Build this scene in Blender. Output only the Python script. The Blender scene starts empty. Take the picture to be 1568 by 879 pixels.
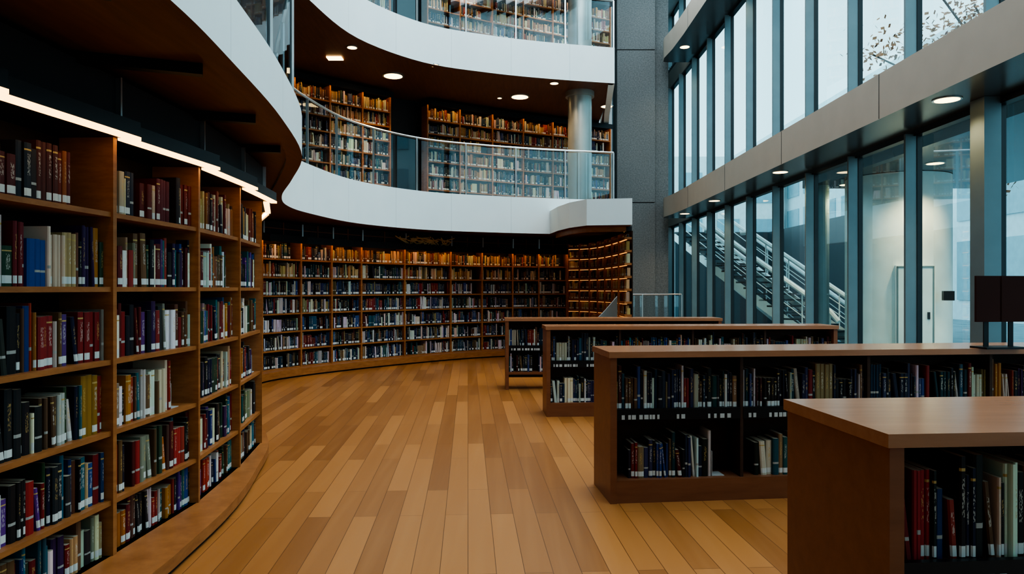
import bpy, math, random
from mathutils import Vector
random.seed(11)
R=random.random
def U(a,b): return a+(b-a)*R()
scene=bpy.context.scene
COL=scene.collection
try:
    scene.view_settings.look='AgX - High Contrast'
except Exception as e: print(e)

# ---------------------------------------------------------------- materials
def newmat(name):
    m=bpy.data.materials.new(name); m.use_nodes=True
    nt=m.node_tree; nt.nodes.clear()
    out=nt.nodes.new('ShaderNodeOutputMaterial')
    return m,nt,out
def pbsdf(nt,out,col=(.5,.5,.5),rough=.5,metal=0.0,spec=.5):
    b=nt.nodes.new('ShaderNodeBsdfPrincipled')
    b.inputs['Base Color'].default_value=(*col,1)
    b.inputs['Roughness'].default_value=rough
    b.inputs['Metallic'].default_value=metal
    b.inputs['Specular IOR Level'].default_value=spec
    nt.links.new(b.outputs[0],out.inputs[0]); return b
def M(nt,op,a,b=None,c=None):
    n=nt.nodes.new('ShaderNodeMath'); n.operation=op
    for i,v in enumerate((a,b,c)):
        if v is None: continue
        if isinstance(v,(int,float)): n.inputs[i].default_value=v
        else: nt.links.new(v,n.inputs[i])
    return n.outputs[0]
def mixc(nt,f,a,b):
    n=nt.nodes.new('ShaderNodeMix'); n.data_type='RGBA'
    def s(i,v):
        if isinstance(v,(int,float)): n.inputs[i].default_value=v
        elif isinstance(v,tuple): n.inputs[i].default_value=(*v,1)
        else: nt.links.new(v,n.inputs[i])
    s(0,f); s(6,a); s(7,b); return n.outputs[2]
def noise(nt,vec,scale=5,detail=3,rough=.5):
    n=nt.nodes.new('ShaderNodeTexNoise'); n.inputs['Scale'].default_value=scale
    n.inputs['Detail'].default_value=detail; n.inputs['Roughness'].default_value=rough
    if vec is not None: nt.links.new(vec,n.inputs['Vector'])
    return n.outputs['Fac']
def mapping(nt,scale=(1,1,1),rot=(0,0,0)):
    tc=nt.nodes.new('ShaderNodeTexCoord'); mp=nt.nodes.new('ShaderNodeMapping')
    mp.inputs['Scale'].default_value=scale; mp.inputs['Rotation'].default_value=rot
    nt.links.new(tc.outputs['Object'],mp.inputs['Vector']); return mp.outputs[0]
def ramp01(nt,v,lo,hi):
    n=nt.nodes.new('ShaderNodeMapRange'); n.inputs[1].default_value=lo; n.inputs[2].default_value=hi
    nt.links.new(v,n.inputs[0]); return n.outputs[0]
def plain(name,col,rough=.5,metal=0.0,var=.06,scale=3,spec=.5):
    m,nt,out=newmat(name); b=pbsdf(nt,out,col,rough,metal,spec)
    f=noise(nt,mapping(nt),scale,4)
    c=mixc(nt,ramp01(nt,f,.3,.7),tuple(x*(1-var) for x in col),tuple(min(1,x*(1+var)) for x in col))
    nt.links.new(c,b.inputs['Base Color'])
    return m
def wood(name,c1,c2,scale=(3,3,30),rough=.4,spec=.4):
    m,nt,out=newmat(name); b=pbsdf(nt,out,c1,rough,0,spec)
    f=noise(nt,mapping(nt,scale),1.5,5,.65)
    c=mixc(nt,ramp01(nt,f,.3,.7),c1,c2)
    nt.links.new(c,b.inputs['Base Color'])
    return m
def emis(name,col,st):
    m,nt,out=newmat(name); e=nt.nodes.new('ShaderNodeEmission')
    e.inputs[0].default_value=(*col,1); e.inputs[1].default_value=st
    nt.links.new(e.outputs[0],out.inputs[0]); return m
def glassm(name,tint,refl=.1,fres=.3):
    m,nt,out=newmat(name)
    t=nt.nodes.new('ShaderNodeBsdfTransparent'); t.inputs[0].default_value=(*tint,1)
    g=nt.nodes.new('ShaderNodeBsdfGlossy'); g.inputs['Roughness'].default_value=.02
    g.inputs['Color'].default_value=(.85,.95,1,1)
    lw=nt.nodes.new('ShaderNodeLayerWeight'); lw.inputs[0].default_value=.3
    f=M(nt,'MULTIPLY_ADD',lw.outputs['Fresnel'],fres,refl*.5)
    mx=nt.nodes.new('ShaderNodeMixShader')
    nt.links.new(f,mx.inputs[0]); nt.links.new(t.outputs[0],mx.inputs[1]); nt.links.new(g.outputs[0],mx.inputs[2])
    nt.links.new(mx.outputs[0],out.inputs[0]); return m

m_shelfwood=wood('shelf_oak',(.29,.11,.036),(.43,.18,.062),(4,4,18),.42)
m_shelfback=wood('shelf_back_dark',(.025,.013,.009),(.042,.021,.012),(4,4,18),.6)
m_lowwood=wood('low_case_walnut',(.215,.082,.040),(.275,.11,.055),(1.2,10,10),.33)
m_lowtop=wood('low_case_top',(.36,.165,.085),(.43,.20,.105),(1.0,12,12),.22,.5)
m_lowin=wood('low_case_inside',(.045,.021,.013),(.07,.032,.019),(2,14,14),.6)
m_soffit=wood('soffit_wood',(.12,.048,.025),(.17,.072,.038),(14,1.2,1),.5)
m_dark=plain('dark_metal',(.014,.015,.018),.4,.3)
m_darkwall=plain('dark_wall',(.02,.022,.027),.6)
m_greywall=plain('light_wall',(.42,.46,.48),.7)
m_steel=plain('brushed_steel',(.55,.6,.62),.3,.9)
m_colsteel=plain('column_steel',(.42,.44,.42),.35,.6)
m_fin=plain('window_fin_steel',(.17,.235,.26),.45,.2)
m_gasket=plain('window_gasket',(.012,.016,.02),.4)
m_beam=plain('beam_panel',(.42,.37,.315),.5,0,.03)
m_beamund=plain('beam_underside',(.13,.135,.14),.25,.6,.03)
m_glass=glassm('window_glass',(.72,.92,.96),.05,.22)
m_rail=glassm('railing_glass',(.80,.92,.96),.16,.38)
m_led=emis('led_strip',(1,.56,.2),4.2)
m_ledb=emis('led_strip_soft',(1,.50,.16),16)
m_ledn=emis('led_strip_niche',(1,.42,.1),1.1)
m_disc=emis('downlight_disc',(1,.66,.30),6)
m_floor2=plain('upper_floor',(.2,.15,.12),.6)
m_ceil=plain('roof_ceiling',(.6,.63,.64),.8)

def fascia_mat():
    m,nt,out=newmat('white_fascia'); b=pbsdf(nt,out,(.75,.81,.83),.45)
    a=nt.nodes.new('ShaderNodeAttribute'); a.attribute_name='clen'
    fr=M(nt,'FRACT',M(nt,'DIVIDE',a.outputs['Fac'],1.35))
    s=M(nt,'LESS_THAN',fr,.009)
    f=noise(nt,mapping(nt),2,3)
    c0=mixc(nt,f,(.70,.79,.81),(.79,.86,.87))
    c=mixc(nt,M(nt,'MULTIPLY',s,.35),c0,(.35,.4,.42))
    nt.links.new(c,b.inputs['Base Color']); return m
m_fascia=fascia_mat()
def concrete():
    m,nt,out=newmat('column_concrete'); b=pbsdf(nt,out,(.2,.21,.22),.85)
    v=mapping(nt)
    f=noise(nt,v,26,6,.75); f2=noise(nt,v,1.2,2)
    c=mixc(nt,ramp01(nt,f,.38,.62),(.13,.135,.137),(.23,.235,.235))
    c=mixc(nt,M(nt,'MULTIPLY',f2,.3),c,(.11,.12,.125))
    nt.links.new(c,b.inputs['Base Color'])
    bp=nt.nodes.new('ShaderNodeBump'); bp.inputs['Strength'].default_value=.3; bp.inputs['Distance'].default_value=.01
    nt.links.new(f,bp.inputs['Height']); nt.links.new(bp.outputs[0],b.inputs['Normal']); return m
m_conc=concrete()
def floor_mat():
    m,nt,out=newmat('oak_plank_floor'); b=pbsdf(nt,out,(.4,.2,.08),.34,0,.5)
    v=mapping(nt,(1,1,1),(0,0,math.radians(90-3.5)))
    br=nt.nodes.new('ShaderNodeTexBrick'); nt.links.new(v,br.inputs['Vector'])
    br.inputs['Scale'].default_value=1; br.inputs['Brick Width'].default_value=1.7
    br.inputs['Row Height'].default_value=.16; br.inputs['Mortar Size'].default_value=.0022
    br.inputs['Mortar Smooth'].default_value=.2; br.offset=.37; br.offset_frequency=2
    br.inputs['Color1'].default_value=(0,0,0,1); br.inputs['Color2'].default_value=(1,1,1,1); br.inputs['Mortar'].default_value=(0,0,0,1)
    sep=nt.nodes.new('ShaderNodeSeparateColor'); nt.links.new(br.outputs['Color'],sep.inputs[0])
    g=noise(nt,mapping(nt,(12,.5,1),(0,0,math.radians(3.5))),1.0,2,.5)
    g2=noise(nt,mapping(nt,(1.2,.4,1)),1.0,2,.5)
    base=mixc(nt,sep.outputs[0],(.285,.112,.033),(.47,.205,.068))
    base=mixc(nt,M(nt,'MULTIPLY',ramp01(nt,g,.45,.75),.22),base,(.54,.26,.10))
    base=mixc(nt,M(nt,'MULTIPLY',ramp01(nt,g2,.4,.75),.2),base,(.27,.10,.028))
    base=mixc(nt,M(nt,'MULTIPLY',br.outputs['Fac'],.75),base,(.10,.036,.012))
    nt.links.new(base,b.inputs['Base Color'])
    r=M(nt,'MULTIPLY_ADD',g2,.1,.26); nt.links.new(r,b.inputs['Roughness'])
    return m
m_floor=floor_mat()
def book_mat():
    m,nt,out=newmat('book_covers'); b=pbsdf(nt,out,(.5,.5,.5),.5,0,.3)
    a=nt.nodes.new('ShaderNodeAttribute'); a.attribute_name='bcol'
    uv=nt.nodes.new('ShaderNodeAttribute'); uv.attribute_name='buv'
    sx=nt.nodes.new('ShaderNodeSeparateXYZ'); nt.links.new(uv.outputs['Vector'],sx.inputs[0])
    u,v,w=sx.outputs; r=a.outputs['Alpha']; c=a.outputs['Color']
    def gt(x,y): return M(nt,'GREATER_THAN',x,y)
    def lt(x,y): return M(nt,'LESS_THAN',x,y)
    def AND(*xs):
        o=xs[0]
        for x in xs[1:]: o=M(nt,'MULTIPLY',o,x)
        return o
    tc=mapping(nt,(220,220,90)); tx=noise(nt,tc,1.0,2)
    title=AND(gt(w,.42),lt(w,.8),gt(u,.3),lt(u,.7),gt(tx,.52),gt(r,.35),lt(w,2))
    tcol=mixc(nt,gt(r,.6),(.55,.38,.14),(.6,.58,.52))
    c=mixc(nt,M(nt,'MULTIPLY',title,.6),c,tcol)
    band=AND(gt(w,.86),lt(w,.89),gt(r,.7))
    c=mixc(nt,band,c,(.5,.36,.14))
    band2=AND(gt(w,.3),lt(w,.35),lt(r,.25))
    c=mixc(nt,band2,c,(.4,.4,.38))
    lab=AND(gt(v,.015),lt(v,.052),lt(w,2),gt(r,.38))
    c=mixc(nt,lab,c,(.66,.68,.66))
    top=AND(gt(w,8),lt(M(nt,'ABSOLUTE',M(nt,'SUBTRACT',u,.5)),.4))
    c=mixc(nt,top,c,(.5,.44,.34))
    nt.links.new(c,b.inputs['Base Color']); return m
m_book=book_mat()

# ---------------------------------------------------------------- mesh builder
class MB:
    def __init__(s): s.v=[];s.f=[];s.m=[];s.mats=[];s.len=None
    def mi(s,m):
        if m not in s.mats: s.mats.append(m)
        return s.mats.index(m)
    def quad(s,pts,m):
        b=len(s.v); s.v+= [tuple(p) for p in pts]; s.f.append(tuple(range(b,b+len(pts)))); s.m.append(s.mi(m))
    def box(s,fr,u0,u1,n0,n1,z0,z1,m,mtop=None,mbot=None):
        b=len(s.v)
        for z in (z0,z1):
            for (u,n) in ((u0,n0),(u1,n0),(u1,n1),(u0,n1)):
                x,y=fr.p(u,n); s.v.append((x,y,z))
        i=s.mi(m); it=s.mi(mtop) if mtop else i; ib=s.mi(mbot) if mbot else i
        fs=[((0,3,2,1),ib),((4,5,6,7),it),((0,1,5,4),i),((1,2,6,5),i),((2,3,7,6),i),((3,0,4,7),i)]
        for f,k in fs: s.f.append(tuple(b+q for q in f)); s.m.append(k)
    def prism(s,pts,z0,z1,m):
        b=len(s.v);n=len(pts)
        for z in (z0,z1):
            for p in pts: s.v.append((p[0],p[1],z))
        i=s.mi(m)
        s.f.append(tuple(b+k for k in range(n))[::-1]); s.f.append(tuple(b+n+k for k in range(n))); s.m+=[i,i]
        for k in range(n):
            q=(k+1)%n; s.f.append((b+k,b+q,b+n+q,b+n+k)); s.m.append(i)
    def disc(s,x,y,z,r,m,n=20,h=0.0,m2=None):
        b=len(s.v)
        for k in range(n):
            a=2*math.pi*k/n; s.v.append((x+r*math.cos(a),y+r*math.sin(a),z))
        s.f.append(tuple(range(b,b+n))); s.m.append(s.mi(m))
        if h:
            for k in range(n):
                a=2*math.pi*k/n; s.v.append((x+r*math.cos(a),y+r*math.sin(a),z+h))
            for k in range(n):
                q=(k+1)%n; s.f.append((b+k,b+q,b+n+q,b+n+k)); s.m.append(s.mi(m2 or m))
            s.f.append(tuple(b+n+k for k in range(n))); s.m.append(s.mi(m2 or m))
    def tube(s,pts,r,m,n=8):
        rings=[]
        P=[Vector(p) for p in pts]
        for i,p in enumerate(P):
            d=(P[min(i+1,len(P)-1)]-P[max(i-1,0)]).normalized()
            up=Vector((0,0,1)) if abs(d.z)<.95 else Vector((1,0,0))
            a=d.cross(up).normalized(); c=d.cross(a)
            b=len(s.v); rings.append(b)
            for k in range(n):
                t=2*math.pi*k/n; q=p+a*math.cos(t)*r+c*math.sin(t)*r; s.v.append(tuple(q))
        i=s.mi(m)
        for a,b in zip(rings,rings[1:]):
            for k in range(n):
                q=(k+1)%n; s.f.append((a+k,a+q,b+q,b+k)); s.m.append(i)
        s.f.append(tuple(rings[0]+k for k in range(n))); s.m.append(i)
        s.f.append(tuple(rings[-1]+k for k in range(n))); s.m.append(i)
    def strip(s,pts,n0,n1,z0,z1,m,mtop=None,mbot=None):
        N=normals(pts); b=len(s.v)
        if s.len is None: s.len={}
        L=0
        for i,(p,n) in enumerate(zip(pts,N)):
            if i: L+=math.dist(pts[i-1],p)
            zt=z1(p) if callable(z1) else z1
            nn=n1(p) if callable(n1) else n1
            for (o,z) in ((nn,z0),(nn,zt),(n0,zt),(n0,z0)):
                s.len[len(s.v)]=L
                s.v.append((p[0]+n[0]*o,p[1]+n[1]*o,z))
        i0=s.mi(m); it=s.mi(mtop) if mtop else i0; ib=s.mi(mbot) if mbot else i0
        for i in range(len(pts)-1):
            a=b+4*i; c=a+4
            s.f.append((a,c,c+1,a+1)); s.m.append(i0)
            s.f.append((a+1,c+1,c+2,a+2)); s.m.append(it)
            s.f.append((a+2,c+2,c+3,a+3)); s.m.append(i0)
            s.f.append((a+3,c+3,c,a)); s.m.append(ib)
        e=b+4*(len(pts)-1)
        s.f.append((b,b+1,b+2,b+3)); s.m.append(i0); s.f.append((e,e+3,e+2,e+1)); s.m.append(i0)
    def make(s,name,parent=None,smooth=False):
        me=bpy.data.meshes.new(name); me.from_pydata(s.v,[],s.f)
        for m in s.mats: me.materials.append(m)
        me.polygons.foreach_set('material_index',s.m)
        if s.len:
            at=me.attributes.new('clen','FLOAT','POINT')
            at.data.foreach_set('value',[s.len.get(i,.5) for i in range(len(s.v))])
        me.update()
        if smooth:
            me.polygons.foreach_set('use_smooth',[True]*len(me.polygons))
            try: me.set_sharp_from_angle(angle=math.radians(35))
            except Exception: pass
        o=bpy.data.objects.new(name,me); COL.objects.link(o)
        if parent: o.parent=parent
        return o
class FR:
    def __init__(s,p0,p1=None,ang=None):
        s.o=p0
        if p1 is not None:
            d=(p1[0]-p0[0],p1[1]-p0[1]); s.L=math.hypot(*d); s.d=(d[0]/s.L,d[1]/s.L)
        else: s.d=(math.cos(ang),math.sin(ang)); s.L=1
        s.n=(s.d[1],-s.d[0])
    def p(s,u,n): return (s.o[0]+s.d[0]*u+s.n[0]*n, s.o[1]+s.d[1]*u+s.n[1]*n)
W=FR((0,0),(1,0))
def wbox(mb,x0,x1,y0,y1,z0,z1,m,mt=None,mbm=None): mb.box(W,x0,x1,-y1,-y0,z0,z1,m,mt,mbm)
def normals(pts):
    N=[]
    for i in range(len(pts)):
        a=pts[max(i-1,0)]; c=pts[min(i+1,len(pts)-1)]
        d=(c[0]-a[0],c[1]-a[1]); l=math.hypot(*d) or 1
        N.append((d[1]/l,-d[0]/l))
    return N
def catmull(P,k=8):
    out=[]
    for i in range(len(P)-1):
        p0=P[max(i-1,0)];p1=P[i];p2=P[i+1];p3=P[min(i+2,len(P)-1)]
        for j in range(k):
            t=j/k
            out.append(tuple(.5*((2*p1[c])+(-p0[c]+p2[c])*t+(2*p0[c]-5*p1[c]+4*p2[c]-p3[c])*t*t+(-p0[c]+3*p1[c]-3*p2[c]+p3[c])*t**3) for c in (0,1)))
    out.append(P[-1]); return out
def resample(P,n):
    L=[0]
    for a,b in zip(P,P[1:]): L.append(L[-1]+math.dist(a,b))
    out=[];j=0
    for i in range(n):
        t=L[-1]*i/(n-1)
        while j<len(L)-2 and L[j+1]<t: j+=1
        f=(t-L[j])/((L[j+1]-L[j]) or 1); f=min(max(f,0),1)
        out.append((P[j][0]+(P[j+1][0]-P[j][0])*f,P[j][1]+(P[j+1][1]-P[j][1])*f))
    return out
def offset(P,o):
    return [(p[0]+n[0]*o,p[1]+n[1]*o) for p,n in zip(P,normals(P))]

# ---------------------------------------------------------------- books
PAL_MIX=[(.22,.02,.02),(.36,.05,.03),(.12,.015,.015),(.18,.02,.025),(.02,.05,.17),(.015,.02,.05),(.03,.12,.14),(.03,.15,.19),(.54,.48,.37),(.66,.62,.54),(.45,.32,.17),(.11,.04,.22),(.05,.02,.08),(.015,.015,.02),(.04,.04,.045),(.02,.02,.025),(.38,.16,.035),(.03,.07,.04),(.16,.08,.04),(.18,.1,.05),(.7,.69,.64),(.5,.46,.38),(.03,.08,.24),(.12,.06,.035),(.25,.22,.17),(.02,.025,.03),(.7,.68,.62),(.3,.03,.03)]
PAL_DARK=[(.02,.03,.06),(.02,.02,.03),(.03,.04,.07),(.015,.04,.08),(.02,.02,.02),(.5,.5,.48),(.34,.33,.3),(.2,.03,.03),(.08,.02,.02),(.03,.09,.12),(.24,.18,.1),(.12,.07,.04),(.04,.05,.11),(.55,.53,.48),(.015,.05,.06),(.03,.03,.04),(.6,.6,.58),(.05,.09,.2),(.02,.025,.03)]
PAL_WARM=[(.36,.19,.06),(.4,.26,.11),(.2,.08,.03),(.5,.4,.24),(.26,.05,.03),(.45,.32,.17),(.1,.05,.03),(.03,.03,.03),(.5,.44,.32),(.22,.12,.05),(.03,.05,.09)]
PAL_NEARWARM=[(.3,.15,.05),(.36,.24,.11),(.17,.03,.02),(.12,.02,.02),(.48,.4,.26),(.09,.03,.02),(.03,.02,.02),(.42,.3,.16),(.52,.46,.35),(.28,.09,.03),(.03,.03,.04)]
class Books:
    def __init__(s): s.v=[];s.f=[];s.c=[];s.w=[]
    def book(s,fr,u,t,z,h,nf,dep,col,lean=0,rnd=False,flagless=False):
        b=len(s.v); r=R() if not flagless else 0.0
        nb=nf-dep
        if rnd:
            prof=[(0,nb),(0,nf-.006),(t*.22,nf),(t*.78,nf),(t,nf-.006),(t,nb)]
        else: prof=[(0,nb),(0,nf),(t,nf),(t,nb)]
        k=len(prof)
        for zz,sh in ((0,0),(h,lean*h)):
            for (a,n) in prof:
                x,y=fr.p(u+a+sh,n); s.v.append((x,y,z+zz))
        for i in range(k-1):
            s.f.append((b+i,b+i+1,b+k+i+1,b+k+i))
            sp = (0<i<k-2) and not flagless
            ua=prof[i][0]/t; ub=prof[i+1][0]/t
            for (uu,vv) in ((ua,0),(ub,0),(ub,1),(ua,1)):
                s.c+= [col[0],col[1],col[2],r]
                s.w+= [uu,vv*h if sp else .5,vv if sp else 5]
        s.f.append(tuple(b+k+i for i in range(k)))
        for (a,n) in prof:
            s.c+=[col[0],col[1],col[2],r]; s.w+=[a/t,.5,10 if not flagless else 5]
    def make(s,name,parent):
        me=bpy.data.meshes.new(name); me.from_pydata(s.v,[],s.f); me.materials.append(m_book)
        a=me.attributes.new('bcol','FLOAT_COLOR','CORNER'); a.data.foreach_set('color',s.c)
        w=me.attributes.new('buv','FLOAT_VECTOR','CORNER'); w.data.foreach_set('vector',s.w)
        me.update(); o=bpy.data.objects.new(name,me); COL.objects.link(o); o.parent=parent; return o
def fill_row(B,fr,u0,u1,z,maxh,pal,nf=-.03,tmin=.018,tmax=.045,full=.93,rnd=False,bookend=False,hmean=.72,dep=.2):
    u=u0+.004
    end=u0+(u1-u0)*(1.0 if R()<full else U(.65,.93))
    while u<end-.012:
        kind=R()
        cnt=1 if kind<.8 else int(U(2,5))
        col=random.choice(pal); col=tuple(max(0,min(1,c*U(.8,1.15))) for c in col)
        t=tmin+(tmax-tmin)*R()**1.6; h=maxh*min(.97,max(.55,random.gauss(hmean,.1)))
        for i in range(cnt):
            tt=t*(U(.85,1.15)); hh=h*(U(.985,1.01) if cnt>1 else 1)
            if u+tt>end: break
            ln=0
            if R()<.08 and u+tt+.04<end: ln=U(-.14,-.04); u+=.02
            B.book(fr,u,tt,z,hh,nf-U(0,.025),min(dep,hh*.75),col,ln,rnd)
            u+=tt+.0012
        if R()<.02: u+=U(.03,.1)
    if bookend and end<u1-.08:
        B.book(fr,u+.004,.004,z,maxh*.5,nf-.02,.12,(.5,.52,.52),0,False,True)
        B.book(fr,u+.004,.1,z,.004,nf-.02,.12,(.5,.52,.52),0,False,True)

# ---------------------------------------------------------------- curved bookcases
def bookcase_run(name,pts,boards,top,z0,pal_fn,nearbooks=False,canopy=.12,clerestory=None,depth=.3,led=m_led,bt=.028,fullness=.93,fins=True,pl=None,upr=.035,tm=(.018,.045),ledw=.03,step=0.0,inner_led=None,endup=True,lip=False,plh=.10,finw=.008,finm=None,finm2=None):
    mb=MB(); B=Books()
    for bi,(a,b) in enumerate(zip(pts,pts[1:])):
        fr=FR(a,b); L=fr.L
        mb.box(fr,-upr/2,upr/2,-depth,.012,z0,z0+top,m_shelfwood)
        if bi==len(pts)-2 and endup: mb.box(fr,L-upr/2,L+upr/2,-depth,.012,z0,z0+top,m_shelfwood)
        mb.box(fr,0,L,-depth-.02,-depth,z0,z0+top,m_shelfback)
        for k,h in enumerate(boards):
            mb.box(fr,upr/2,L-upr/2,-depth,0,z0+h-bt,z0+h,m_shelfwood)
            if inner_led: mb.box(fr,upr/2,L-upr/2,-.05,-.02,z0+h-bt-.012,z0+h-bt,inner_led)
            nh=(boards+[top])[k+1]-h-bt-.01
            fill_row(B,fr,upr/2,L-upr/2,z0+h,min(nh,.34),pal_fn(k,bi),rnd=nearbooks,bookend=nearbooks,full=fullness,dep=depth-.08,hmean=.8,tmin=tm[0],tmax=tm[1])
        c0,c1=canopy-step,canopy+step
        P=[fr.p(-.0,-depth),fr.p(-.0,c0),fr.p(L+step*.8,c1),fr.p(L+step*.8,-depth)]
        mb.prism(P,z0+top,z0+top+.09,m_dark)
        lf=FR(fr.p(0,c0),fr.p(L+step*.8,c1))
        if lip:
            mb.box(lf,0,lf.L,-.012,.003,z0+top-.04,z0+top+.01,m_dark)
            mb.box(lf,.02,lf.L-.02,-.045,-.018,z0+top-.016,z0+top,led)
        else:
            mb.box(lf,.0,lf.L-.0,-ledw,.004,z0+top-.014,z0+top+.006,led)
        if clerestory:
            mb.box(fr,0,L,-.06,0.02,z0+top+.09,clerestory,m_darkwall)
            if fins: mb.box(fr,-finw,finw,0.02,.05,z0+top+.09,clerestory,finm or m_steel)
            if finm2:
                mb.box(fr,0,L,0.02,.035,z0+top+.2,z0+top+.215,finm2)
                mb.box(fr,L/2-.01,L/2+.01,0.02,.035,z0+top+.09,clerestory,finm2)
    o=mb.make(name); B.make('books',o)
    if pl:
        q=MB(); c=catmull(pts,6)
        q.strip(c,-depth,pl,z0+.03,z0+plh,m_shelfwood)
        pl2=(lambda p: pl(p)-.02) if callable(pl) else pl-.02
        q.strip(c,-depth,pl2,z0,z0+.03,m_dark)
        q.make('plinth',o)
    return o
LFT=[(-2.86,-1.9),(-2.74,-.9),(-2.62,.1),(-2.5,1.1),(-2.4,2.1),(-2.31,3.07),(-2.25,4.05),(-2.21,5.05),(-2.3,6.05),(-2.45,7.0),(-2.82,7.93)]
BCK=[(-2.86,8.0),(-3.25,8.85),(-3.75,9.7),(-4.2,10.6),(-4.45,11.6),(-4.35,12.5),(-3.92,13.35),(-3.5,13.95),(-3.05,14.55),(-2.3,15.4),(-1.39,16.3),(-.7,16.8),(.016,17.2),(.65,17.4),(1.33,17.5)]
NCH=[(1.36,17.48),(1.62,17.33),(1.83,17.05),(1.97,16.6),(2.06,16.0),(2.12,15.3),(2.16,14.6),(2.18,13.9)]
def plw(p):
    T=[(3,.40),(4,.36),(5,.25),(6.2,.14),(7.2,.06),(12,.06)]
    y=p[1]
    if y<=3: return .4
    for (a,va),(b,vb) in zip(T,T[1:]):
        if y<=b: return va+(vb-va)*(y-a)/(b-a)
    return .06
def pall(k,b): return PAL_NEARWARM if (k==5) else PAL_MIX
bookcase_run('curved_bookcase',LFT,[.10,.41,.80,1.2,1.61,2.03],2.45,0,pall,True,.11,2.79,.3,pl=plw,fullness=.84,tm=(.018,.055),ledw=.05,step=.035)
def palb(k,b): return (PAL_WARM if R()<.55 else PAL_DARK) if k>=5 else PAL_DARK
def plb(p): return .06+.18*min(1,max(0,(p[1]-8.5)/3))
far_case=bookcase_run('curved_bookcase',BCK,[.17+.328*i for i in range(7)],2.465,0,palb,False,.16,2.79,.3,led=m_ledb,pl=plb,lip=True,plh=.15,finw=.014,finm2=m_lowwood)
bookcase_run('curved_bookcase',NCH,[.10+.25*i for i in range(11)],2.72,0,lambda k,b:PAL_WARM,False,.03,None,.14,led=m_ledn,bt=.045,pl=.04,inner_led=m_ledn,endup=False,upr=.02,lip=True)
S2a=[(-5.6,13.95),(-5.1,14.6),(-4.6,15.2),(-4.0,15.8),(-3.4,16.35),(-2.85,16.8)]
S2b=[(-2.05,17.45),(-1.3,17.95),(-.5,18.45),(.3,18.9),(1.1,19.3),(1.9,19.7),(2.75,20.1)]
def pal2(k,b): return (PAL_WARM if R()<.6 else PAL_DARK) if (k>=5) else (PAL_DARK if R()<.75 else PAL_WARM)
for z0 in (3.25,6.65):
    for S in (S2a,S2b):
        bookcase_run('wall_bookcase',S,[.1+.34*i for i in range(8)],2.82,z0,pal2,False,.16,None,.3,led=m_ledb,fins=False,lip=True)

# ---------------------------------------------------------------- room shell
mb=MB(); wbox(mb,-8.6,5.6,-3.1,25.3,-.2,0,m_floor); mb.make('floor')
c=catmull(LFT+BCK[1:],5)
mb=MB(); mb.strip(c,-.46,-.36,0,2.8,m_darkwall); mb.make('wall_left')
O=[(-7.5,-2.9),(-7.5,3),(-7.4,7),(-7,10),(-6.0,13.2),(-4.6,15.2),(-2.85,16.8),(-2.05,17.45),(-1.3,17.95),(.3,18.9),(2.5,19.95),(2.85,20.25)]
Oc=catmull(O,6)
mb=MB(); mb.strip(Oc,-.6,-.45,0,11,m_darkwall); mb.make('wall_back')
mb=MB(); wbox(mb,-8.5,5.6,-3.1,-3.0,0,11,m_greywall); mb.make('wall_front')
mb=MB(); wbox(mb,2.6,5.6,25.2,25.3,0,11,m_greywall); mb.make('wall_far')
mb=MB(); wbox(mb,2.7,2.85,20.45,25.2,0,11,m_greywall); mb.make('wall_side')

PAR=[(-1.95,-2.95),(-1.7,-1),(-1.55,.8),(-1.44,2.2),(-1.42,3.0),(-1.48,3.8),(-1.62,5.04),(-1.9,6.5),(-2.42,7.9),(-2.98,9.3),(-3.25,10.4),(-3.22,11.5),(-2.83,13.2),(-1.8,14.6),(-.5,15.3),(.83,15.75),(2.3,16.1)]
Pc=catmull(PAR,6)
side=[(2.3,16.1),(2.58,19.0),(2.95,22.2)]
def ztop(zb,z1,lv):
    def f(p):
        if lv>0: return z1
        t=min(1,max(0,(p[1]-7.0)/3.4)); t=t*t*(3-2*t)
        return 3.16+(z1-3.16)*t
    return f
for lv,(z0,z1) in enumerate(((2.8,3.58),(6.2,7.0),(9.6,10.4))):
    zt=ztop(z0,z1,lv)
    mb=MB(); mb.strip(Pc,-.14,0,z0,zt,m_fascia,None,m_soffit); mb.strip(side,-.14,0,z0,z1,m_fascia)
    mb.make('trim_%d'%(lv+1),smooth=True)
    n=90; A=resample(offset(Pc,-.13),n); Bq=resample(offset(Oc,-.5),n)
    mb=MB()
    zc=z0+.03; zf=z0+.34
    for i in range(n-1):
        mb.quad([(*A[i],zc),(*Bq[i],zc),(*Bq[i+1],zc),(*A[i+1],zc)],m_soffit)
        mb.quad([(*A[i],zf),(*A[i+1],zf),(*Bq[i+1],zf),(*Bq[i],zf)],m_floor2)
    for z,m in ((zc,m_soffit),(zf,m_floor2)):
        mb.quad([(2.2,16.1,z),(2.88,22.2,z),(2.7,22.2,z),(2.5,20.3,z)],m)
    mb.make('ceiling')
    if lv<2:
        full=resample(offset(Pc,-.07),110); rp=resample(offset(Pc,-.07),21)
        rb=MB()
        rb.tube([(x,y,z1+1.08) for x,y in full],.022,m_steel,6)
        for p in rp:
            x,y=p; wbox(rb,x-.015,x+.015,y-.03,y+.03,zt(p)-.02,z1+1.07,m_steel)
        o=rb.make('glass_railing')
        g=MB()
        for a,b in zip(full,full[1:]):
            g.quad([(*a,zt(a)),(*b,zt(b)),(*b,z1+1.04),(*a,z1+1.04)],m_rail)
        g.make('glass_panels',o)
mb=MB()
for (a,b) in (((-2.3,2.6),(-1.62,2.9)),((-2.35,3.7),(-1.7,3.95)),((-2.4,4.9),(-1.82,5.1)),((-2.5,6.1),(-2.0,6.2)),((-2.3,1.4),(-1.65,1.6))):
    fr=FR(a,b); mb.box(fr,0,fr.L,-.03,.03,2.77,2.829,m_dark)
mb.make('trim_4')

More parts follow.
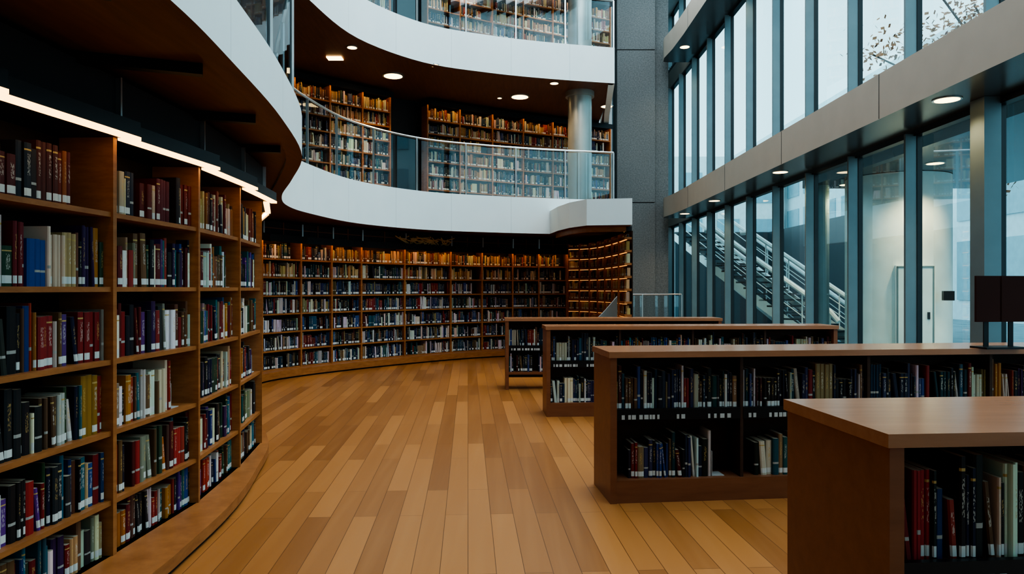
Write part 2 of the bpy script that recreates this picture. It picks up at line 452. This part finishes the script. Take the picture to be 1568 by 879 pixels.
# bulkhead block at end of balcony
mb=MB()
poly=[(.83,15.75),(.95,14.9),(1.13,14.2),(1.42,13.65),(2.26,13.5),(2.26,16.05)]
for z,m in ((2.8,m_soffit),(3.3,m_fascia)):
    mb.quad([(x,y,z) for x,y in (poly if z>3 else poly[::-1])],m)
for a,b in zip(poly,poly[1:]+poly[:1]):
    mb.quad([(*a,2.8),(*b,2.8),(*b,3.3),(*a,3.3)],m_fascia)
mb.make('trim_5')
mb=MB(); poly2=catmull([(.95,15.6),(1.08,14.9),(1.25,14.35),(1.55,13.95),(2.2,13.85)],4)
mb.strip(poly2,-.06,0,2.70,2.8,m_shelfwood); mb.make('trim_6')

# roof, out of view; opening added to let sky light into the atrium
mb=MB()
wbox(mb,-8.6,-1.2,-3.1,25.3,11,11.2,m_ceil); wbox(mb,5.2,5.6,-3.1,25.3,11,11.2,m_ceil)
wbox(mb,-1.2,5.2,-3.1,-1,11,11.2,m_ceil); wbox(mb,-1.2,5.2,22,25.3,11,11.2,m_ceil)
for k in range(1,12): wbox(mb,-1.2,5.2,-1+k*23/12-.05,-1+k*23/12+.05,11,11.2,m_ceil)
mb.make('ceiling')

# big concrete column
mb=MB(); wbox(mb,3.22,4.38,22.0,22.9,0,4.22,m_conc); wbox(mb,3.22,4.38,22.0,22.9,4.25,8.9,m_conc); wbox(mb,3.22,4.38,22.0,22.9,8.93,11,m_conc)
for z in (8.9,4.22): wbox(mb,3.25,4.35,22.03,22.87,z,z+.03,m_dark)
wbox(mb,4.38,4.83,22.2,22.9,0,11,m_conc)
mb.make('concrete_column')
for (z0,z1) in ((3.14,6.23),(6.54,9.63)):
    mb=MB(); mb.disc(1.6,16.95,z0,.28,m_colsteel,32,z1-z0)
    mb.disc(1.6,16.95,z1-.12,.34,m_colsteel,32,.12); mb.disc(1.6,16.95,z0,.31,m_colsteel,32,.08)
    mb.make('round_column',smooth=True)

# ---------------------------------------------------------------- right beams & windows
XW=5.5
def beam(name,z0,z1,yend):
    mb=MB()
    P=[(4.65,-3.0),(4.65,yend-2.4),(4.62,yend-1.2),(4.55,yend-.4),(4.6,yend-.05),(4.75,yend)]
    back=[(XW-.05,p[1]) for p in P]
    for i in range(len(P)-1):
        a,b=P[i],P[i+1]
        mb.quad([(*a,z0),(*b,z0),(*b,z1),(*a,z1)],m_beam)
        mb.quad([(*a,z1),(*b,z1),(*back[i+1],z1),(*back[i],z1)],m_beam)
        mb.quad([(*a,z0),(*back[i],z0),(*back[i+1],z0),(*b,z0)],m_beamund)
    mb.quad([(*P[-1],z0),(*back[-1],z0),(*back[-1],z1),(*P[-1],z1)],m_beam)
    mb.quad([(*P[0],z0),(*back[0],z0),(*back[0],z1),(*P[0],z1)],m_beam)
    for k in range(7):
        y=-2+3.3*k+1.2
        wbox(mb,4.645,4.651,y-.004,y+.004,z0+.005,z1-.005,m_beamund)
    return mb.make(name)
beam('trim_7',3.745,4.32,21.9); beam('trim_8',8.5,9.1,21.9)
mb=MB(); wbox(mb,XW-.05,XW+.1,-3.1,25.3,3.745,4.32,m_beam); wbox(mb,XW-.05,XW+.1,-3.1,25.3,8.5,9.1,m_beam); mb.make('wall_right')
ys=[8.1+1.65*k for k in range(-7,11)]
for wi,(z0,z1) in enumerate(((0,3.745),(4.32,8.5),(9.1,11.0))):
    mb=MB()
    for y in ys:
        wbox(mb,XW-.17,XW-.02,y-.022,y+.022,z0+.05,z1-.05,m_fin)
        wbox(mb,XW-.02,XW+.05,y-.035,y+.035,z0,z1,m_gasket)
        wbox(mb,XW-.05,XW-.02,y+.035,y+.075,z0+.05,z1-.05,m_gasket)
    if wi==0: wbox(mb,XW-.24,XW-.05,8.0,8.25,0,z1-.002,m_fin)
    wbox(mb,XW-.06,XW+.06,-3.1,25.2,z0,z0+.09,m_gasket); wbox(mb,XW-.06,XW+.06,-3.1,25.2,z1-.08,z1,m_gasket)
    o=mb.make('window_%d'%(wi+1))
    g=MB(); g.quad([(XW+.02,-3.1,z0+.05),(XW+.02,25.2,z0+.05),(XW+.02,25.2,z1-.05),(XW+.02,-3.1,z1-.05)],m_glass); g.make('glass',o)

# downlights
def spot(x,y,z,e,col=(1,.7,.38),size=2.3,blend=.6,r=.08):
    l=bpy.data.lights.new('downlight_lamp','SPOT'); l.energy=e; l.color=col; l.spot_size=size; l.spot_blend=blend; l.shadow_soft_size=r
    o=bpy.data.objects.new('downlight_lamp',l); o.location=(x,y,z); COL.objects.link(o); return o
def downlight(x,y,z,r,e,parent=None):
    mb=MB(); mb.disc(x,y,z-.012,r,m_disc,24); mb.disc(x,y,z-.01,r*1.18,m_steel,24,.02)
    o=mb.make('downlight',parent)
    if e:
        s=spot(0,0,0,e); s.parent=o; s.location=(x,y,z-.05)
for x,y,r,e in ((-2.58,15.6,.2,150),(.19,17.3,.2,150),(-3.06,13.75,.09,60),(-1.6,14.85,.09,60),(.95,16.15,.09,60),(-.3,17.4,.05,0),(2.4,18.2,.14,60),(-4.6,11.5,.2,120)):
    downlight(x,y,6.22,r,e)
mb=MB(); wbox(mb,-3.7,-3.4,14.3,14.5,6.205,6.225,m_disc); mb.make('ceiling_light')
for x,y in ((-1.2,17.6),(1.2,18.4),(-3.4,15.6)): downlight(x,y,9.62,.15,120)
for y in (3.0,8.14,13.2,17.5,20.5): downlight(4.93,y,3.745,.13,45)
for y in (8,12,16,20.5): downlight(4.93,y,8.5,.13,45)

# ---------------------------------------------------------------- low bookcases
m_labels=plain('shelf_labels',(.5,.52,.52),.6)
m_red=plain('sign_panel',(.05,.018,.015),.65,0,.06,3,.2)
def low_case(fx,fy,ang,L,D,open_base=False,h=1.13,dens=.95):
    fr=FR((fx,fy),ang=math.radians(ang)); mb=MB(); B=Books(); T=.05
    base=.17
    mb.box(fr,0,T,-D,0,0,h-.045,m_lowwood); mb.box(fr,L-T,L,-D,0,0,h-.045,m_lowwood)
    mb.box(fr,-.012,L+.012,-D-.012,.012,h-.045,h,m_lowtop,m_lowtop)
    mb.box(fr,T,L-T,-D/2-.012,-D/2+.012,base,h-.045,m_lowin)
    if not open_base:
        mb.box(fr,T,L-T,-D+.01,-.01,0.0,base,m_lowwood)
    else:
        mb.box(fr,T,L-T,-D+.01,-.01,.24,.28,m_lowwood)
    nb=max(1,round(L/1.0)); bw=L/nb
    for side in (0,1):
        f2=fr if side==0 else FR(fr.p(L,-D),fr.p(0,-D))
        hb=base if not open_base else .28
        dd=D/2-.02
        for i in range(nb):
            u0=max(T,i*bw+.012); u1=min(L-T,(i+1)*bw-.012)
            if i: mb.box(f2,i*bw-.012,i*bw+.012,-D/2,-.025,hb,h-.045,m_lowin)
            mb.box(f2,u0,u1,-dd,-.03,.66,.685,m_lowwood)
            mb.box(f2,u0,u1,-.045,-.02,.615,.70,m_dark)
            x=u0+.04
            while x<u1-.08:
                w=U(.015,.035); mb.box(f2,x,x+w,-.0198,-.017,.622,.655,m_labels); x+=w+(U(.004,.03) if R()<.85 else U(.1,.2))
            fill_row(B,f2,u0,u1,.685,.375,random.choice([PAL_MIX,PAL_DARK,PAL_DARK]),-.05,.014,.036,dens,True,True,.74,min(.18,dd-.06))
            fill_row(B,f2,u0+(.0 if R()<.5 else .1),u1,hb,.38,random.choice([PAL_MIX,PAL_DARK]),-.05,.018,.045,.4,True,True,.72,min(.18,dd-.06))
    o=mb.make('low_bookcase'); B.make('books',o); return o
low_case(1.225,2.33,4.5,3.1,.72)
low_case(.73,5.33,6,4.1,.56)
low_case(.43,8.95,3,3.72,.5)
low_case(-.10,11.35,2,3.45,.5,True)

# sign holder on second bookcase
mb=MB(); 
fr=FR((3.62,5.6),ang=math.radians(6))
mb.box(fr,0,.2,-.02,0,1.34,1.70,m_red); mb.box(fr,.215,.42,-.02,0,1.34,1.70,m_red)
mb.box(fr,.08,.12,-.03,-.02,1.14,1.5,m_dark); mb.box(fr,.29,.33,-.03,-.02,1.14,1.5,m_dark); mb.box(fr,.04,.38,-.12,.06,1.13,1.145,m_dark)
mb.make('desktop_sign')
mb=MB()
for x in (2.3,3.27,4.25): wbox(mb,x-.012,x+.012,17.98,18.02,0,1.45,m_steel)
mb.tube([(2.3,18,1.46),(4.25,18,1.46)],.012,m_steel)
o=mb.make('glass_balustrade'); g=MB(); g.quad([(2.3,18,.05),(4.25,18,.05),(4.25,18,1.42),(2.3,18,1.42)],m_rail); g.make('glass',o)
# curved scroll end wall
mb=MB(); K=16
A=[]
for i in range(K+1):
    t=i/K; x=1.42+.5*t; y=13.1+.22*math.sin(t*math.pi); h=1.0+.46*(1-math.cos(t*math.pi/2))
    A.append((x,y,h))
m_guard=plain('guard_grey',(.2,.22,.22),.5)
for a,b in zip(A,A[1:]):
    for off in (0,.08): mb.quad([(a[0],a[1]+off,0),(b[0],b[1]+off,0),(b[0],b[1]+off,b[2]),(a[0],a[1]+off,a[2])],m_guard)
    mb.quad([a,b,(b[0],b[1]+.08,b[2]),(a[0],a[1]+.08,a[2])],m_greywall)
mb.quad([(A[-1][0],A[-1][1],0),(A[-1][0],A[-1][1]+.08,0),(A[-1][0],A[-1][1]+.08,A[-1][2]),A[-1]],m_guard)
mb.make('curved_guard_wall')
# driftwood ornament resting on the far bookcase canopy
mb=MB(); fr=FR((-2.3,15.4),(-1.39,16.3))
m_orn=plain('driftwood',(.55,.36,.16),.7)
for k in range(26):
    u=U(-.05,1.15); a=fr.p(u,.10); b=fr.p(u+U(-.25,.25),.12+U(-.02,.03)); c2=fr.p(u+U(-.4,.4),.13)
    mb.tube([(*a,2.565),(*b,2.57+U(.03,.1)),(*c2,2.58+U(.03,.16))],.013,m_orn,5)
mb.make('driftwood_ornament',far_case)

# ---------------------------------------------------------------- exterior
m_pave=plain('paving',(.24,.34,.38),.7,0,.2,1.5)
m_white=plain('white_render',(.82,.87,.86),.6)
m_fac=plain('pale_facade',(.70,.80,.83),.5)
m_facglass=plain('facade_glass',(.34,.5,.56),.15,.1)
mb=MB(); wbox(mb,5.7,90,-30,110,-.35,-.06,m_pave); mb.make('ground')
mb=MB(); wbox(mb,24,26,-10,95,-.06,16,m_fac)
for k in range(30):
    y=-8+k*3.4
    for z in (1.0,5.2,9.4):
        wbox(mb,23.9,24.0,y,y+2.4,z,z+3.1,m_facglass)
mb.make('neighbouring_building')
mb=MB(); wbox(mb,6.5,23.5,62,64,-.06,13,m_white)
for k in range(5):
    for z in (1,5,9): wbox(mb,8+k*3.2,10+k*3.2,61.9,62,z,z+2.6,m_facglass)
mb.make('neighbouring_building')
mb=MB(); wbox(mb,7.4,12,9.5,18.3,4.15,4.5,m_beamund,m_white)
for x,y in ((11.6,10),(11.6,17.8),(7.7,17.8)): mb.disc(x,y,-.06,.15,m_fin,16,4.25)
cano=mb.make('entrance_pavilion')
mb=MB(); mb.disc(8.9,16.6,-.06,1.1,m_white,40,4.2); mb.make('rotunda',cano,smooth=True)
mb=MB(); fr=FR((8.3,15.56),ang=math.radians(-20)); mb.box(fr,0,.75,-.2,.06,-.06,2.1,m_white); mb.box(fr,.05,.7,.06,.07,0,2.05,m_fac); mb.box(fr,.6,.65,.07,.1,.95,1.1,m_dark)
mb.box(fr,.02,.05,.055,.08,0,2.08,m_fin); mb.box(fr,.70,.73,.055,.08,0,2.08,m_fin); mb.box(fr,.02,.73,.055,.08,2.05,2.08,m_fin)
mb.box(fr,.9,1.1,-.1,.1,1.35,1.55,m_dark); mb.make('pavilion_door',cano)
for x,y in ((8,12),(8.6,14.6),(8.2,17.6),(10.5,12.5)): downlight(x,y,4.15,.16,320,cano)
def stairs(x0,y0,dx,dy,n,w):
    mb=MB(); fr=FR((x0,y0),(x0+dx,y0+dy)); 
    for i in range(n):
        mb.box(fr,i*.28,i*.28+.32,-w,0,-.06+.17*i+.12,-.06+.17*(i+1),m_gasket)
    L=n*.28
    for s in (0,-w):
        q=[]
        for (uu,zz) in ((0,-.06),(.35,-.06),(L+.2,.17*n-.25),(L+.2,.17*n+.05),(0,.1)):
            x,y=fr.p(uu,s); q.append((x,y,zz))
        mb.quad(q,m_white)
        pts=[(*fr.p(-.25,s),.75),(*fr.p(0,s),1.0),(*fr.p(L,s),1.0+.17*n),(*fr.p(L+.4,s),1.0+.17*n)]
        mb.tube(pts,.07,m_white)
        for k in range(0,n+1,3):
            x,y=fr.p(k*.28,s); mb.tube([(x,y,.17*k-.05),(x,y,.17*k+1.0)],.02,m_white,6)
        for q2 in (.35,.65):
            mb.tube([(*fr.p(0,s),q2),(*fr.p(L,s),q2+.17*n)],.014,m_white,6)
    return mb.make('outdoor_staircase')
stairs(10.4,22.0,-.5,1,22,1.8); stairs(9.6,19.4,-.6,1,14,1.6)
m_slat=plain('dark_slats',(.03,.045,.055),.5)
mb=MB(); wbox(mb,11.8,12.1,20,33,-.06,4.2,m_slat); wbox(mb,7.5,11.8,33,33.3,-.06,4.2,m_slat)
mb.make('stair_enclosure_wall')
m_bark=plain('bark',(.09,.07,.06),.9); m_leaf=plain('autumn_leaves',(.38,.17,.09),.7,0,.5,3)
def tree(x,y,H):
    mb=MB(); mb.tube([(x,y,-.06),(x+.1,y,H*.3),(x,y+.1,H*.5)],.13,m_bark)
    tips=[]
    for k in range(34):
        a=U(0,6.28); e=U(.4,1.3); l=U(H*.25,H*.5); z=U(H*.35,H*.5)
        p=(x,y,z); q=(x+math.cos(a)*l*math.cos(e),y+math.sin(a)*l*math.cos(e),z+l*math.sin(e))
        mid=tuple((p[i]+q[i])/2+U(-.1,.1) for i in range(3)); mb.tube([p,mid,q],.03,m_bark,5); tips+=[mid,q]
    for _ in range(6000):
        t=random.choice(tips); c=[t[i]+random.gauss(0,.4) for i in range(3)]
        a=Vector((U(-1,1),U(-1,1),U(-1,1))).normalized()*.09; b=a.orthogonal().normalized()*.07
        c=Vector(c); mb.quad([c-a,c-b,c+a,c+b],m_leaf)
    mb.make('autumn_tree')
tree(15.2,20.5,13)

# ---------------------------------------------------------------- lights & world
w=bpy.data.worlds.new('World'); scene.world=w; w.use_nodes=True
nt=w.node_tree; bg=nt.nodes['Background']
tc=nt.nodes.new('ShaderNodeTexCoord'); sx=nt.nodes.new('ShaderNodeSeparateXYZ'); nt.links.new(tc.outputs['Generated'],sx.inputs[0])
cr=nt.nodes.new('ShaderNodeValToRGB'); nt.links.new(sx.outputs[2],cr.inputs[0])
cr.color_ramp.elements[0].color=(.64,.90,.97,1); cr.color_ramp.elements[1].color=(.64,.86,.95,1)
nt.links.new(cr.outputs[0],bg.inputs[0]); bg.inputs[1].default_value=2.15
l=bpy.data.lights.new('atrium_fill_light','AREA'); l.shape='RECTANGLE'; l.size=5.6; l.size_y=20; l.energy=900; l.color=(.93,.97,1)  # added fill light under the roof opening, brightens the atrium from out of view
o=bpy.data.objects.new('atrium_fill_light',l); o.location=(2.0,10.5,10.9); COL.objects.link(o)

cam=bpy.data.cameras.new('camera'); co=bpy.data.objects.new('camera',cam); COL.objects.link(co)
co.location=(0,0,1.6); co.rotation_euler=(math.radians(90),0,0)
cam.sensor_width=36; cam.lens=36*1100/1568; cam.shift_y=.0016; cam.clip_start=.05; cam.clip_end=300
scene.camera=co
